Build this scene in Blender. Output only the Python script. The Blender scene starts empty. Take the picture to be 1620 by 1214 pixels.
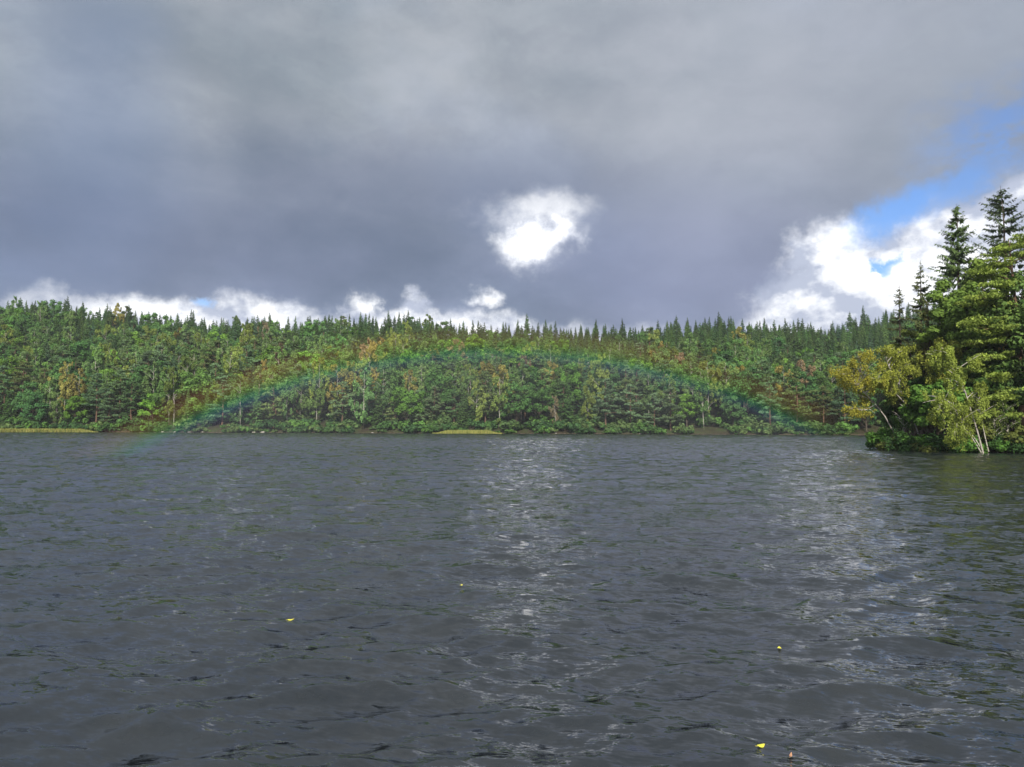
import bpy, math, random
import numpy as np
from mathutils import Matrix, Vector

rng = np.random.default_rng(7)
random.seed(7)
S = bpy.context.scene
COL = S.collection
R = math.radians

# ------------------------------------------------------------------ camera
W0, H0, F0 = 1620, 1214, 1224.0
CAM_H, PITCH, ROLL = 2.0, 3.15, 0.21
cam_d = bpy.data.cameras.new('camera')
cam_d.sensor_width = 36.0
cam_d.lens = 36.0 * F0 / W0
cam_d.clip_start, cam_d.clip_end = 0.1, 5000
cam = bpy.data.objects.new('camera', cam_d)
COL.objects.link(cam)
CM = Matrix.Rotation(R(90 + PITCH), 4, 'X') @ Matrix.Rotation(R(ROLL), 4, 'Z')
CM.translation = Vector((0, 0, CAM_H))
cam.matrix_world = CM
S.camera = cam
M3 = np.array(CM.to_3x3())
c_right, c_up, c_fwd = M3[:, 0], M3[:, 1], -M3[:, 2]


def ray(px, py):
    return c_fwd + (px - W0 / 2) / F0 * c_right + (H0 / 2 - py) / F0 * c_up


def at(px, py, Y):
    """world point seen at a pixel of the photograph, at a distance Y along the lake"""
    d = ray(px, py)
    return np.array([0, 0, CAM_H]) + d * (Y / d[1])


def proj(P):
    P = np.atleast_2d(P) - np.array([0, 0, CAM_H])
    z = P @ c_fwd
    return W0 / 2 + F0 * (P @ c_right) / z, H0 / 2 - F0 * (P @ c_up) / z, z


# ------------------------------------------------------------------ render settings, exposure
S.view_settings.view_transform = 'Standard'
S.view_settings.look = 'None'
S.view_settings.gamma = 1.0
S.view_settings.exposure = 0.25
S.cycles.max_bounces = 5
S.cycles.diffuse_bounces = 2
S.cycles.glossy_bounces = 2
S.cycles.transmission_bounces = 3
S.cycles.transparent_max_bounces = 8
S.cycles.use_denoising = True
S.cycles.denoiser = 'OPENIMAGEDENOISE'
S.cycles.denoising_input_passes = 'RGB_ALBEDO_NORMAL'
S.cycles.denoising_prefilter = 'ACCURATE'

# ------------------------------------------------------------------ sun (behind the camera, 36 deg high: the rainbow's axis)
SUN_EL, SUN_AZ = 35.4, 178.9          # azimuth clockwise from +Y
sun_dir = Vector((math.sin(R(SUN_AZ)) * math.cos(R(SUN_EL)), math.cos(R(SUN_AZ)) * math.cos(R(SUN_EL)), math.sin(R(SUN_EL))))
sl = bpy.data.lights.new('sun', 'SUN')
sl.energy = 5.0
sl.angle = R(0.6)
sl.color = (1.0, 0.93, 0.80)
so = bpy.data.objects.new('sun', sl)
so.rotation_euler = sun_dir.to_track_quat('Z', 'Y').to_euler()
so.location = sun_dir * 300
COL.objects.link(so)


# ------------------------------------------------------------------ node helper
class NT:
    def __init__(self, tree):
        self.t = tree
        self.n = tree.nodes
        self.l = tree.links

    def node(self, kind, **kw):
        n = self.n.new(kind)
        for k, v in kw.items():
            setattr(n, k, v)
        return n

    def put(self, sock, v):
        if v is None:
            return
        if isinstance(v, bpy.types.NodeSocket):
            self.l.new(v, sock)
        else:
            sock.default_value = v

    def m(self, op, a, b=None, c=None, clamp=False):
        n = self.node('ShaderNodeMath', operation=op, use_clamp=clamp)
        self.put(n.inputs[0], a); self.put(n.inputs[1], b); self.put(n.inputs[2], c)
        return n.outputs[0]

    def vm(self, op, a, b=None, s=None):
        n = self.node('ShaderNodeVectorMath', operation=op)
        self.put(n.inputs[0], a)
        if b is not None: self.put(n.inputs[1], b)
        if s is not None: self.put(n.inputs['Scale'], s)
        return n.outputs['Value'] if op in ('LENGTH', 'DOT_PRODUCT') else n.outputs[0]

    def noise(self, vec, scale=1, detail=4, rough=0.5, col=False, lac=2.0):
        n = self.node('ShaderNodeTexNoise')
        self.put(n.inputs['Vector'], vec)
        n.inputs['Scale'].default_value = scale
        n.inputs['Detail'].default_value = detail
        n.inputs['Roughness'].default_value = rough
        n.inputs['Lacunarity'].default_value = lac
        return n.outputs['Color'] if col else n.outputs[0]

    def mix(self, f, a, b, blend='MIX'):
        n = self.node('ShaderNodeMix', data_type='RGBA', blend_type=blend)
        self.put(n.inputs[0], f); self.put(n.inputs[6], a); self.put(n.inputs[7], b)
        return n.outputs[2]

    def smooth(self, x, lo, hi, a=0.0, b=1.0):
        n = self.node('ShaderNodeMapRange', interpolation_type='SMOOTHSTEP')
        self.put(n.inputs[0], x)
        n.inputs[1].default_value, n.inputs[2].default_value = lo, hi
        n.inputs[3].default_value, n.inputs[4].default_value = a, b
        return n.outputs[0]

    def comb(self, x, y, z):
        n = self.node('ShaderNodeCombineXYZ')
        self.put(n.inputs[0], x); self.put(n.inputs[1], y); self.put(n.inputs[2], z)
        return n.outputs[0]

    def sep(self, v):
        n = self.node('ShaderNodeSeparateXYZ')
        self.put(n.inputs[0], v)
        return n.outputs


def c4(*c):
    return (c[0], c[1], c[2], 1.0)


def srgb(r, g, b):
    return tuple(((v / 255 + 0.055) / 1.055) ** 2.4 if v > 10 else v / 255 / 12.92 for v in (r, g, b)) + (1.0,)


# ------------------------------------------------------------------ sky: Nishita + broken cloud
world = bpy.data.worlds.new('World')
S.world = world
world.use_nodes = True
w = NT(world.node_tree)
w.n.clear()
sky = w.node('ShaderNodeTexSky', sky_type='NISHITA')
sky.sun_disc = False
sky.sun_elevation = R(SUN_EL)
sky.sun_rotation = R(SUN_AZ)
sky.air_density, sky.dust_density, sky.ozone_density = 1.0, 0.0, 4.0
tc = w.node('ShaderNodeTexCoord').outputs['Generated']
D = w.vm('NORMALIZE', tc)
dx, dy, dz = w.sep(D)
az = w.m('ARCTAN2', dx, dy)                     # 0 straight ahead, + to the right
el = w.m('ARCSINE', dz)
# turbulence that distorts the cloud edges
wa = w.vm('SUBTRACT', w.noise(D, 5.0, 7, 0.58, col=True), (0.5, 0.5, 0.5))
wb = w.vm('SUBTRACT', w.noise(D, 20.0, 7, 0.62, col=True), (0.5, 0.5, 0.5))
wa_ = w.sep(wa); wb_ = w.sep(wb)


def warp(c, i, ka, kb):
    return w.m('ADD', c, w.m('ADD', w.m('MULTIPLY', wa_[i], ka), w.m('MULTIPLY', wb_[i], kb)))


azw, elw = warp(az, 0, 0.16, 0.07), warp(el, 1, 0.10, 0.05)
azs, els = warp(az, 0, 0.06, 0.025), warp(el, 1, 0.05, 0.02)


def blob(px, py, rx, ry, soft=0.5, soft_edge=False, tilt=0.0):
    """an opening or a cloud mass as a direction in the sky"""
    d = ray(px, py)
    a0, e0 = math.atan2(d[0], d[1]), math.asin(d[2] / np.linalg.norm(d))
    A, E = (azw, elw) if not soft_edge else (azs, els)
    u = w.m('SUBTRACT', A, float(a0)); v = w.m('SUBTRACT', E, float(e0))
    if tilt:
        c, s = math.cos(tilt), math.sin(tilt)
        u, v = (w.m('ADD', w.m('MULTIPLY', u, c), w.m('MULTIPLY', v, s)),
                w.m('SUBTRACT', w.m('MULTIPLY', v, c), w.m('MULTIPLY', u, s)))
    u = w.m('DIVIDE', u, rx / F0); v = w.m('DIVIDE', v, ry / F0)
    q = w.m('SQRT', w.m('ADD', w.m('MULTIPLY', u, u), w.m('MULTIPLY', v, v)))
    return w.smooth(q, 1.0 + soft, 1.0 - soft)


def union(*ms):
    o = ms[0]
    for k in ms[1:]:
        o = w.m('MAXIMUM', o, k)
    return o


# dark stratocumulus deck: base tones
n1 = w.noise(w.vm('MULTIPLY', D, (1.0, 1.0, 2.2)), 2.3, 6, 0.55)
n2 = w.noise(w.vm('MULTIPLY', D, (1.0, 1.0, 1.8)), 7.0, 6, 0.5)
n3 = w.noise(D, 1.1, 2, 0.5)
deck_tone = w.m('ADD', w.m('MULTIPLY', n1, 0.62), w.m('MULTIPLY', n2, 0.38))
deck_t = w.smooth(deck_tone, 0.37, 0.63)
low_col = w.mix(deck_t, srgb(103, 121, 149), srgb(138, 152, 184))
high_col = w.mix(deck_t, srgb(136, 150, 166), srgb(170, 179, 193))
elev_f = w.smooth(el, R(9), R(24))
deck = w.mix(elev_f, low_col, high_col)
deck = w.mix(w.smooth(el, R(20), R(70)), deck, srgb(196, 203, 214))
warm = w.mix(w.smooth(n3, 0.4, 0.62), deck, w.mix(1.0, deck, (1.04, 1.0, 0.95, 1), 'MULTIPLY'))
rag = w.noise(w.vm('ADD', w.vm('MULTIPLY', D, (1, 1, 2.0)), w.vm('SCALE', wa, s=.25)), 4.5, 9, .62)
warm = w.mix(1.0, warm, w.mix(w.smooth(rag, .36, .64), (.90, .905, .92, 1), (1.10, 1.095, 1.08, 1)), 'MULTIPLY')
hue = w.noise(w.vm('MULTIPLY', D, (1, 1, 1.5)), 3.3, 4, .5)
warm = w.mix(w.smooth(hue, .48, .68, 0, .5), warm, w.mix(1.0, warm, (.93, 1.0, 1.14, 1), 'MULTIPLY'))
# darker belly of the deck, lower left and over the lake
belly = union(blob(330, 370, 420, 75, 0.75, True), blob(640, 300, 380, 60, 0.8, True))
deck = w.mix(w.m('MULTIPLY', belly, 0.55), warm, srgb(94, 108, 138))
lilac = blob(1090, 420, 230, 110, 0.7, True)
deck = w.mix(w.m('MULTIPLY', lilac, 0.5), deck, srgb(138, 146, 182))
bright_r = blob(1420, 60, 420, 220, 0.8, True)
deck = w.mix(w.m('MULTIPLY', bright_r, 0.45), deck, srgb(178, 184, 200))
blue_l = union(blob(150, 250, 90, 240, 0.8, True), blob(30, 440, 140, 50, 0.8, True))
deck = w.mix(w.m('MULTIPLY', blue_l, 0.35), deck, srgb(130, 149, 188))

# bright sunlit cloud behind the deck
light_n = w.noise(w.vm('MULTIPLY', D, (1, 1, 1.4)), 11.0, 9, 0.58)
light_o = w.noise(w.vm('MULTIPLY', w.vm('ADD', D, (0.004, 0.0, 0.014)), (1, 1, 1.4)), 11.0, 9, 0.58)
relief = w.m('SUBTRACT', light_n, light_o)
big_n = w.noise(w.vm('MULTIPLY', D, (1, 1, 1.3)), 6.0, 5, 0.5)
big_o = w.noise(w.vm('MULTIPLY', w.vm('ADD', D, (0.012, 0.0, 0.030)), (1, 1, 1.3)), 6.0, 5, 0.5)
billow = w.m('SUBTRACT', big_n, big_o)
lit = w.m('ADD', w.m('ADD', w.smooth(light_n, 0.30, 0.68), -.12), w.m('ADD', w.m('MULTIPLY', relief, 3.2), w.m('MULTIPLY', billow, 3.0)))
lit = w.m('MAXIMUM', w.m('MINIMUM', lit, 1.0), 0.0)
white = w.mix(lit, srgb(192, 201, 223), (1.35, 1.36, 1.38, 1))
core = blob(850, 390, 56, 26, 0.8)
white = w.mix(w.m('MULTIPLY', core, 0.9), white, (1.9, 1.9, 1.9, 1))

# where the deck opens
openings = union(
    blob(850, 386, 56, 33, 0.7),
    w.m('MULTIPLY', blob(835, 352, 75, 30, 0.8), 0.6),
    
    w.m('MULTIPLY', blob(775, 476, 20, 11, 0.8), 0.8),
    blob(300, 495, 205, 26, 0.6), blob(410, 490, 60, 26, 0.6),
    blob(720, 520, 250, 20, 0.7), blob(560, 498, 22, 22, 0.7), blob(650, 500, 28, 18, 0.7), blob(850, 512, 50, 18, 0.7),
    blob(1330, 460, 110, 80, 0.35), blob(1265, 510, 75, 36, 0.5), blob(1300, 400, 62, 40, 0.45),
    blob(1490, 450, 120, 90, 0.5), blob(1650, 400, 110, 80, 0.5))
# outside the picture: the same kind of broken sky, opening up towards the sun behind the camera
rnd_open = w.noise(w.vm('MULTIPLY', D, (1.0, 1.0, 1.6)), 2.6, 6, 0.5)
behind = w.smooth(dy, 0.45, -0.5)
rnd = w.smooth(w.m('ADD', rnd_open, w.m('MULTIPLY', behind, 0.16)), 0.56, 0.68)
rnd = w.m('MULTIPLY', rnd, behind)
openings = union(openings, rnd)
wisp = w.noise(w.vm('MULTIPLY', D, (1, 1, 2)), 16, 8, 0.65)
op = w.m('MULTIPLY', openings, w.smooth(w.m('ADD', wisp, w.m('MULTIPLY', openings, 0.35)), 0.30, 0.62))

# clear blue seen between the white clouds
cum = union(blob(1560, 410, 130, 92, 0.14, tilt=0.55), blob(1640, 345, 110, 80, 0.14, tilt=0.3), blob(1480, 450, 90, 60, 0.2),
            blob(1310, 430, 95, 95, 0.3), blob(1290, 370, 60, 40, 0.4), blob(1350, 480, 90, 50, 0.3))
blue_m = union(blob(1425, 345, 72, 26, 0.7, tilt=0.3), w.m('MULTIPLY', blob(1525, 305, 75, 26, 0.7, tilt=0.5), .85), w.m('MULTIPLY', w.m('MULTIPLY', blob(1600, 215, 90, 62, 0.9), w.smooth(wisp, .34, .60)), .8),
               w.m('MULTIPLY', blob(1408, 432, 10, 12, 0.6), 1.0), w.m('MULTIPLY', blob(330, 470, 18, 8, 0.7), 0.7),
               w.m('MULTIPLY', rnd, w.smooth(rnd_open, 0.60, 0.70)))
big_c = union(blob(1580, 450, 170, 108, 0.09, True, tilt=0.55), blob(1675, 375, 110, 88, 0.09, True, tilt=0.3))
blue_m = w.m('MULTIPLY', blue_m, w.m('SUBTRACT', 1.0, w.m('MULTIPLY', big_c, 1.0)))

bg_sky = w.node('ShaderNodeBackground')
w.put(bg_sky.inputs[0], w.mix(1.0, sky.outputs[0], (.74, .92, 1.18, 1), 'MULTIPLY')); bg_sky.inputs[1].default_value = 0.115
bg_cloud = w.node('ShaderNodeBackground')
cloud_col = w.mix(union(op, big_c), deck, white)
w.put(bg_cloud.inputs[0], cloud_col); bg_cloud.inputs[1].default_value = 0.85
ms = w.node('ShaderNodeMixShader')
w.put(ms.inputs[0], w.m('MULTIPLY', blue_m, 0.97))
w.l.new(bg_cloud.outputs[0], ms.inputs[1]); w.l.new(bg_sky.outputs[0], ms.inputs[2])
wo = w.node('ShaderNodeOutputWorld')
w.l.new(ms.outputs[0], wo.inputs[0])
world.cycles.sampling_method = 'MANUAL'
world.cycles.sample_map_resolution = 1024


# ------------------------------------------------------------------ object helpers
def tag(o, label=None, cat=None, group=None, kind=None):
    if label: o['label'] = label
    if cat: o['category'] = cat
    if group: o['group'] = group
    if kind: o['kind'] = kind
    return o


def link(name, data, parent=None, loc=None):
    o = bpy.data.objects.new(name, data)
    COL.objects.link(o)
    if parent is not None: o.parent = parent
    if loc is not None: o.location = loc
    return o


def mesh(name, V, Q, mats, mi=None, var=None, smooth=False):
    """mesh from vertex array and an (n,4) or (n,3) face array"""
    V = np.asarray(V, np.float32); Q = np.asarray(Q, np.int32)
    me = bpy.data.meshes.new(name)
    me.vertices.add(len(V)); me.vertices.foreach_set('co', V.ravel())
    k = Q.shape[1]
    me.loops.add(Q.size); me.loops.foreach_set('vertex_index', Q.ravel())
    me.polygons.add(len(Q)); me.polygons.foreach_set('loop_start', np.arange(0, Q.size, k, dtype=np.int32))
    for m_ in mats: me.materials.append(m_)
    if mi is not None: me.polygons.foreach_set('material_index', np.asarray(mi, np.int32))
    if smooth is not False:
        s = np.ones(len(Q), bool) if smooth is True else np.asarray(smooth, bool)
        me.polygons.foreach_set('use_smooth', s)
    else:
        me.polygons.foreach_set('use_smooth', np.zeros(len(Q), bool))
    if var is not None:
        at_ = me.attributes.new('var', 'FLOAT', 'FACE')
        at_.data.foreach_set('value', np.asarray(var, np.float32))
    me.update(calc_edges=True)
    me.validate()
    return me


# ------------------------------------------------------------------ materials
def new_mat(name):
    m_ = bpy.data.materials.new(name)
    m_.use_nodes = True
    t = NT(m_.node_tree)
    t.n.clear()
    out = t.node('ShaderNodeOutputMaterial')
    return m_, t, out


def leaf_mat(name, transl=0.35, gloss=0.0):
    m_, t, out = new_mat(name)
    a = t.node('ShaderNodeAttribute', attribute_type='INSTANCER', attribute_name='tint')
    v = t.node('ShaderNodeAttribute', attribute_type='GEOMETRY', attribute_name='var')
    oc = t.node('ShaderNodeTexCoord').outputs['Object']
    nz = t.noise(oc, 0.45, 3, 0.55)
    k = t.m('MULTIPLY', v.outputs['Fac'], t.smooth(nz, 0.3, 0.7, 0.82, 1.2))
    col = t.mix(1.0, a.outputs['Color'], t.comb(k, k, k), 'MULTIPLY')
    yel = t.mix(1.0, col, (1.08, 1.03, 0.9, 1), 'MULTIPLY')
    col = t.mix(t.smooth(t.noise(oc, 0.9, 2, 0.5), 0.5, 0.7), col, yel)
    d = t.node('ShaderNodeBsdfDiffuse'); t.put(d.inputs[0], col)
    tr = t.node('ShaderNodeBsdfTranslucent'); t.put(tr.inputs[0], t.mix(1.0, col, (1.15, 1.25, 0.7, 1), 'MULTIPLY'))
    mx = t.node('ShaderNodeMixShader'); mx.inputs[0].default_value = transl
    t.l.new(d.outputs[0], mx.inputs[1]); t.l.new(tr.outputs[0], mx.inputs[2])
    t.l.new(mx.outputs[0], out.inputs[0])
    return m_


def bark_mat(name, c1, c2, scale, marks=None):
    m_, t, out = new_mat(name)
    oc = t.node('ShaderNodeTexCoord').outputs['Object']
    n = t.noise(t.vm('MULTIPLY', oc, (1, 1, 0.25)), scale, 4, 0.6)
    col = t.mix(t.smooth(n, 0.35, 0.65), c4(*c1), c4(*c2))
    if marks:
        k = t.noise(t.vm('MULTIPLY', oc, (1, 1, 3.5)), 3.2, 3, 0.5)
        col = t.mix(t.smooth(k, 0.60, 0.64), col, c4(*marks))
    p = t.node('ShaderNodeBsdfPrincipled')
    t.put(p.inputs['Base Color'], col); p.inputs['Roughness'].default_value = 0.85
    p.inputs['Specular IOR Level'].default_value = 0.2
    t.l.new(p.outputs[0], out.inputs[0])
    return m_


M_LEAF = leaf_mat('leaves', 0.22)
M_NEEDLE = leaf_mat('needles', 0.18)
M_BARK = bark_mat('grey_brown_bark', (0.05, 0.038, 0.028), (0.11, 0.09, 0.07), 9)
M_PINE = bark_mat('red_pine_bark', (0.08, 0.055, 0.04), (0.17, 0.10, 0.065), 7)
M_BIRCH = bark_mat('white_birch_bark', (0.34, 0.31, 0.28), (0.56, 0.53, 0.48), 4, (0.05, 0.04, 0.035))


# ------------------------------------------------------------------ geometry of trees
def tube(path, rad, sides=6):
    path = np.asarray(path, float); n = len(path)
    rad = np.asarray(rad, float)
    tang = np.gradient(path, axis=0)
    tang /= np.linalg.norm(tang, axis=1)[:, None] + 1e-9
    ref = np.array([0.31, 0.95, 0.05])
    a = np.cross(tang, ref); a /= np.linalg.norm(a, axis=1)[:, None] + 1e-9
    b = np.cross(tang, a)
    th = np.linspace(0, 2 * np.pi, sides, endpoint=False)
    V = path[:, None] + rad[:, None, None] * (np.cos(th)[None, :, None] * a[:, None] + np.sin(th)[None, :, None] * b[:, None])
    V = V.reshape(-1, 3)
    i = np.arange(n - 1)[:, None] * sides; j = np.arange(sides)[None]; k = (j + 1) % sides
    Q = np.stack([i + j, i + k, i + sides + k, i + sides + j], -1).reshape(-1, 4)
    return V, Q


class Geo:
    def __init__(self):
        self.V, self.Q, self.A, self.n = [], [], [], 0

    def add(self, V, Q, var=None):
        self.V.append(V); self.Q.append(Q + self.n); self.n += len(V)
        self.A.append(np.ones(len(Q)) if var is None else var)

    def arrays(self):
        if not self.V:
            return np.zeros((0, 3)), np.zeros((0, 4), int), np.zeros(0)
        return np.concatenate(self.V), np.concatenate(self.Q), np.concatenate(self.A)


def unit(v):
    return v / (np.linalg.norm(v, axis=-1, keepdims=True) + 1e-9)


def cards(P, N, L, half_l, half_w, r, var=0.3):
    """leaf-sized quads: centre P, normal about N, long axis about L; pinched ends"""
    n = len(P)
    N = unit(N); L = L - (L * N).sum(1, keepdims=True) * N; L = unit(L)
    B = np.cross(N, L)
    hl = np.broadcast_to(half_l, n)[:, None]; hw = np.broadcast_to(half_w, n)[:, None]
    V = np.stack([P - L * hl, P + B * hw + L * hl * 0.1, P + L * hl, P - B * hw + L * hl * 0.1], 1).reshape(-1, 3)
    Q = np.arange(4 * n).reshape(n, 4)
    return V, Q, np.clip(r.normal(1.0, var, n), 0.35, 1.9)


def rand_dir(n, r):
    return unit(r.normal(size=(n, 3)))


def clump(G, c, rad, n, size, r, out=0.9, flat=1.0, droop=0.0, aspect=0.6):
    """a clump of leaves: more of them on the outside, facing outwards"""
    d = rand_dir(n, r)
    rr = (r.random(n) ** 0.45)[:, None]
    P = d * rr * np.asarray(rad) * np.ones(3)
    P[:, 2] *= flat
    if droop:
        P[:, 2] -= droop * (np.linalg.norm(P[:, :2], axis=1) / (np.mean(rad) + 1e-6)) ** 2 * np.mean(rad)
    N = d * out + rand_dir(n, r) * 0.5 + np.array([0, 0, 0.4])
    L = rand_dir(n, r) + np.array([0, 0, -0.4])
    s = size * r.uniform(0.65, 1.35, n)
    G.add(*cards(P + c, N, L, s, s * aspect, r, .17))


def limb(T, p0, p1, r0, r1, r, bend=0.1, seg=5, sides=5, sag=0.0):
    p0, p1 = np.asarray(p0, float), np.asarray(p1, float)
    t = np.linspace(0, 1, seg + 1)[:, None]
    ln = np.linalg.norm(p1 - p0)
    off = r.normal(size=3) * bend * ln
    P = p0 + (p1 - p0) * t + off * np.sin(np.pi * t) * 0.6
    P[:, 2] += -sag * ln * np.sin(np.pi * t[:, 0])
    T.add(*tube(P, np.linspace(r0, r1, seg + 1), sides))
    return P


def g_spruce(H, Rm, n_card, size, seed, base=0.08, sparse=0.0, droop=0.25, dead_low=0.0, sides=6, w_=0.34, expo=.9):
    r = np.random.default_rng(seed)
    T, C = Geo(), Geo()
    tp = np.stack([r.normal(0, .015 * H, 8).cumsum() * .25, r.normal(0, .015 * H, 8).cumsum() * .25, np.linspace(-0.3, H, 8)], 1)
    T.add(*tube(tp, np.linspace(0.014 * H + .03, 0.012, 8), sides))
    step = max(0.28, size * 0.9)
    zs = np.arange(base * H, H * 0.985, step)
    br = []
    for z in zs:
        u = (z - base * H) / (H * (1 - base))
        env = Rm * (1 - u) ** expo * (0.62 + 0.38 * min(1, u * 6 + .3))
        for _ in range(int(r.integers(4, 7))):
            if r.random() < sparse: continue
            l = env * r.uniform(0.6, 1.12) + 0.05
            a = r.uniform(0, 2 * np.pi)
            tip = 0.35 * (u ** 2) - droop * (1 - u) * r.uniform(0.5, 1.4)
            br.append((z + r.uniform(-step, step) * .5, a, l, tip, u))
    tot = sum(b[2] + .25 for b in br)
    for z, a, l, tip, u in br:
        k = max(3, int(n_card * (l + .25) / tot))
        t = np.sort(r.random(k)) ** 0.8
        d = np.array([math.cos(a), math.sin(a), 0]); s = np.array([-math.sin(a), math.cos(a), 0])
        x0 = np.array([np.interp(z, tp[:, 2], tp[:, 0]), np.interp(z, tp[:, 2], tp[:, 1]), z])
        zz = tip * l * (t ** 0.8) + 0.16 * l * t ** 3
        c = x0 + d * (t * l)[:, None] + np.array([0, 0, 1]) * zz[:, None]
        side = r.choice([-1, 1], k)
        reach = size * (1.25 - 0.75 * t) * r.uniform(.5, 1.2, k) * min(1.0, .28 + l / 1.3)
        L = d[None] * r.uniform(.4, 1.0, k)[:, None] + s[None] * (side * r.uniform(.2, 1.0, k))[:, None] + np.array([0, 0, -1]) * r.uniform(-.05, .65, k)[:, None]
        L = unit(L)
        P = c + L * reach[:, None] * .7
        N = np.array([0, 0, 1.0]) + r.normal(size=(k, 3)) * 0.5 + d * .35
        N = N + L * np.array([1, 1, 0]) * .5
        C.add(*cards(P, N, L, reach, reach * w_, r, 0.16))
        if l > 0.8 and (size < .3 or r.random() < .15):
            T.add(*tube(np.stack([x0, x0 + d * l * .5 + [0, 0, tip * l * .55], x0 + d * l * .95 + [0, 0, tip * l + .1 * l]]), [0.035 + .006 * l, .02, .006], 3))
    return T, C


def g_pine(H, n_card, size, seed, base=0.45, Rm=3.2, plates=16, lean=(0, 0), sides=7):
    r = np.random.default_rng(seed)
    T, C = Geo(), Geo()
    zt = np.linspace(-0.3, H * .96, 9)
    tp = np.stack([lean[0] * (zt / H) + r.normal(0, .02 * H, 9).cumsum() * .22, lean[1] * (zt / H) + r.normal(0, .02 * H, 9).cumsum() * .22, zt], 1)
    T.add(*tube(tp, np.linspace(0.017 * H + .02, 0.04, 9), sides))
    cl = []
    for i in range(plates):
        u = (i + r.uniform(0, 1)) / plates
        z = H * (base + (0.97 - base) * u)
        env = Rm * (0.75 + .5 * math.sin(math.pi * min(1, u * .8 + .2))) * (1 - .65 * u ** 3)
        a = r.uniform(0, 2 * np.pi) if i % 2 else (i * 2.4)
        l = env * r.uniform(.45, 1.05)
        x0 = np.array([np.interp(z, zt, tp[:, 0]), np.interp(z, zt, tp[:, 1]), z])
        tip = x0 + np.array([math.cos(a) * l, math.sin(a) * l, l * r.uniform(-.05, .28)])
        P = limb(T, x0 - [0, 0, .3], tip, .05 + .012 * l, .015, r, .08, 4, 4, -.05)
        for j in range(int(r.integers(4, 8))):
            f = r.uniform(.45, 1.05)
            q = x0 + (tip - x0) * f + r.normal(size=3) * [l * .22, l * .22, .12]
            cl.append((q, r.uniform(.35, .7) * (0.55 + .22 * l)))
    for j in range(5):
        cl.append((np.array([tp[-1, 0], tp[-1, 1], H * .96]) + r.normal(size=3) * [.5, .5, .3], .6))
    tot = sum(c[1] ** 2 for c in cl)
    for q, rad in cl:
        n = max(8, int(n_card * rad ** 2 / tot))
        d = rand_dir(n, r); P = d * (r.random(n) ** .5)[:, None] * [rad, rad, rad * .38]
        N = rand_dir(n, r) + [0, 0, .7] + d * .4
        L = rand_dir(n, r) * .8 + [0, 0, .5] + d * .6
        s = size * r.uniform(.6, 1.3, n)
        C.add(*cards(P + q, N, L, s, s * .42, r, .16))
    return T, C


def g_birch(H, n_card, size, seed, Rm=2.2, base=.25, trunk=None, sides=6, stems=1, twigs=None, asp=.62, drop=1.0):
    """trunk: optional list of points (local); branches rise from it and hang at their tips"""
    r = np.random.default_rng(seed)
    T, C = Geo(), Geo()
    cl = []
    for sidx in range(stems):
        if trunk is None:
            zt = np.linspace(-.3, H, 9)
            ang = r.uniform(0, 6.28); ln = H * (.04 + .12 * (stems > 1))
            tp = np.stack([math.cos(ang) * ln * (zt / H) ** 1.5 * (zt > 0) + r.normal(0, .01 * H, 9).cumsum() * .3,
                           math.sin(ang) * ln * np.abs(zt / H) ** 1.5 + r.normal(0, .01 * H, 9).cumsum() * .3, zt], 1)
        else:
            tr = np.asarray(trunk, float); tt = np.linspace(0, len(tr) - 1, 12)
            tp = np.stack([np.interp(tt, np.arange(len(tr)), tr[:, i]) for i in range(3)], 1)
        m = len(tp)
        r0 = (.0052 if trunk is None else .0050) * H + .012
        T.add(*tube(tp, np.linspace(r0, .012, m), sides))
        n_b = int(15 if trunk is None else 20)
        for i in range(n_b):
            u = base + (1 - base) * (i + r.random()) / n_b
            f = u * (m - 1); k = min(int(f), m - 2)
            x0 = tp[k] + (tp[k + 1] - tp[k]) * (f - k)
            tg = unit(tp[k + 1] - tp[k])
            env = Rm * math.sin(math.pi * min(1, .12 + .86 * (u - base) / (1 - base))) ** .7
            a = r.uniform(0, 6.28)
            out = np.array([math.cos(a), math.sin(a), 0])
            l = env * r.uniform(.5, 1.1) + .3
            tip = x0 + unit(out + tg * r.uniform(.5, 1.1)) * l * 1.15
            limb(T, x0, tip, (.014 if trunk is None else .03) + .008 * l, .008, r, .06, 4, 4, -.08)
            for j in range(int(r.integers(3, 6))):
                q = x0 + (tip - x0) * r.uniform(.35, 1.1) + r.normal(size=3) * .22 * l
                cl.append((q, r.uniform(.35, .75) * (.35 + .25 * l) * (1 if trunk is None else .72)))
    tot = sum(c[1] ** 2 for c in cl)
    for q, rad in cl:
        n = max(6, int(n_card * rad ** 2 / tot))
        d = rand_dir(n, r)
        P = d * (r.random(n) ** .5)[:, None] * [rad * .9, rad * .9, rad * (1.0 + .35 * drop)]
        P[:, 2] -= drop * rad * .6 * r.random(n)
        N = rand_dir(n, r) * .75 + d * .7 + [0, 0, .3]
        L = rand_dir(n, r) * .6 + [0, 0, -1]
        s = size * r.uniform(.6, 1.3, n)
        C.add(*cards(P + q, N, L, s, s * asp, r, .18))
    return T, C


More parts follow.
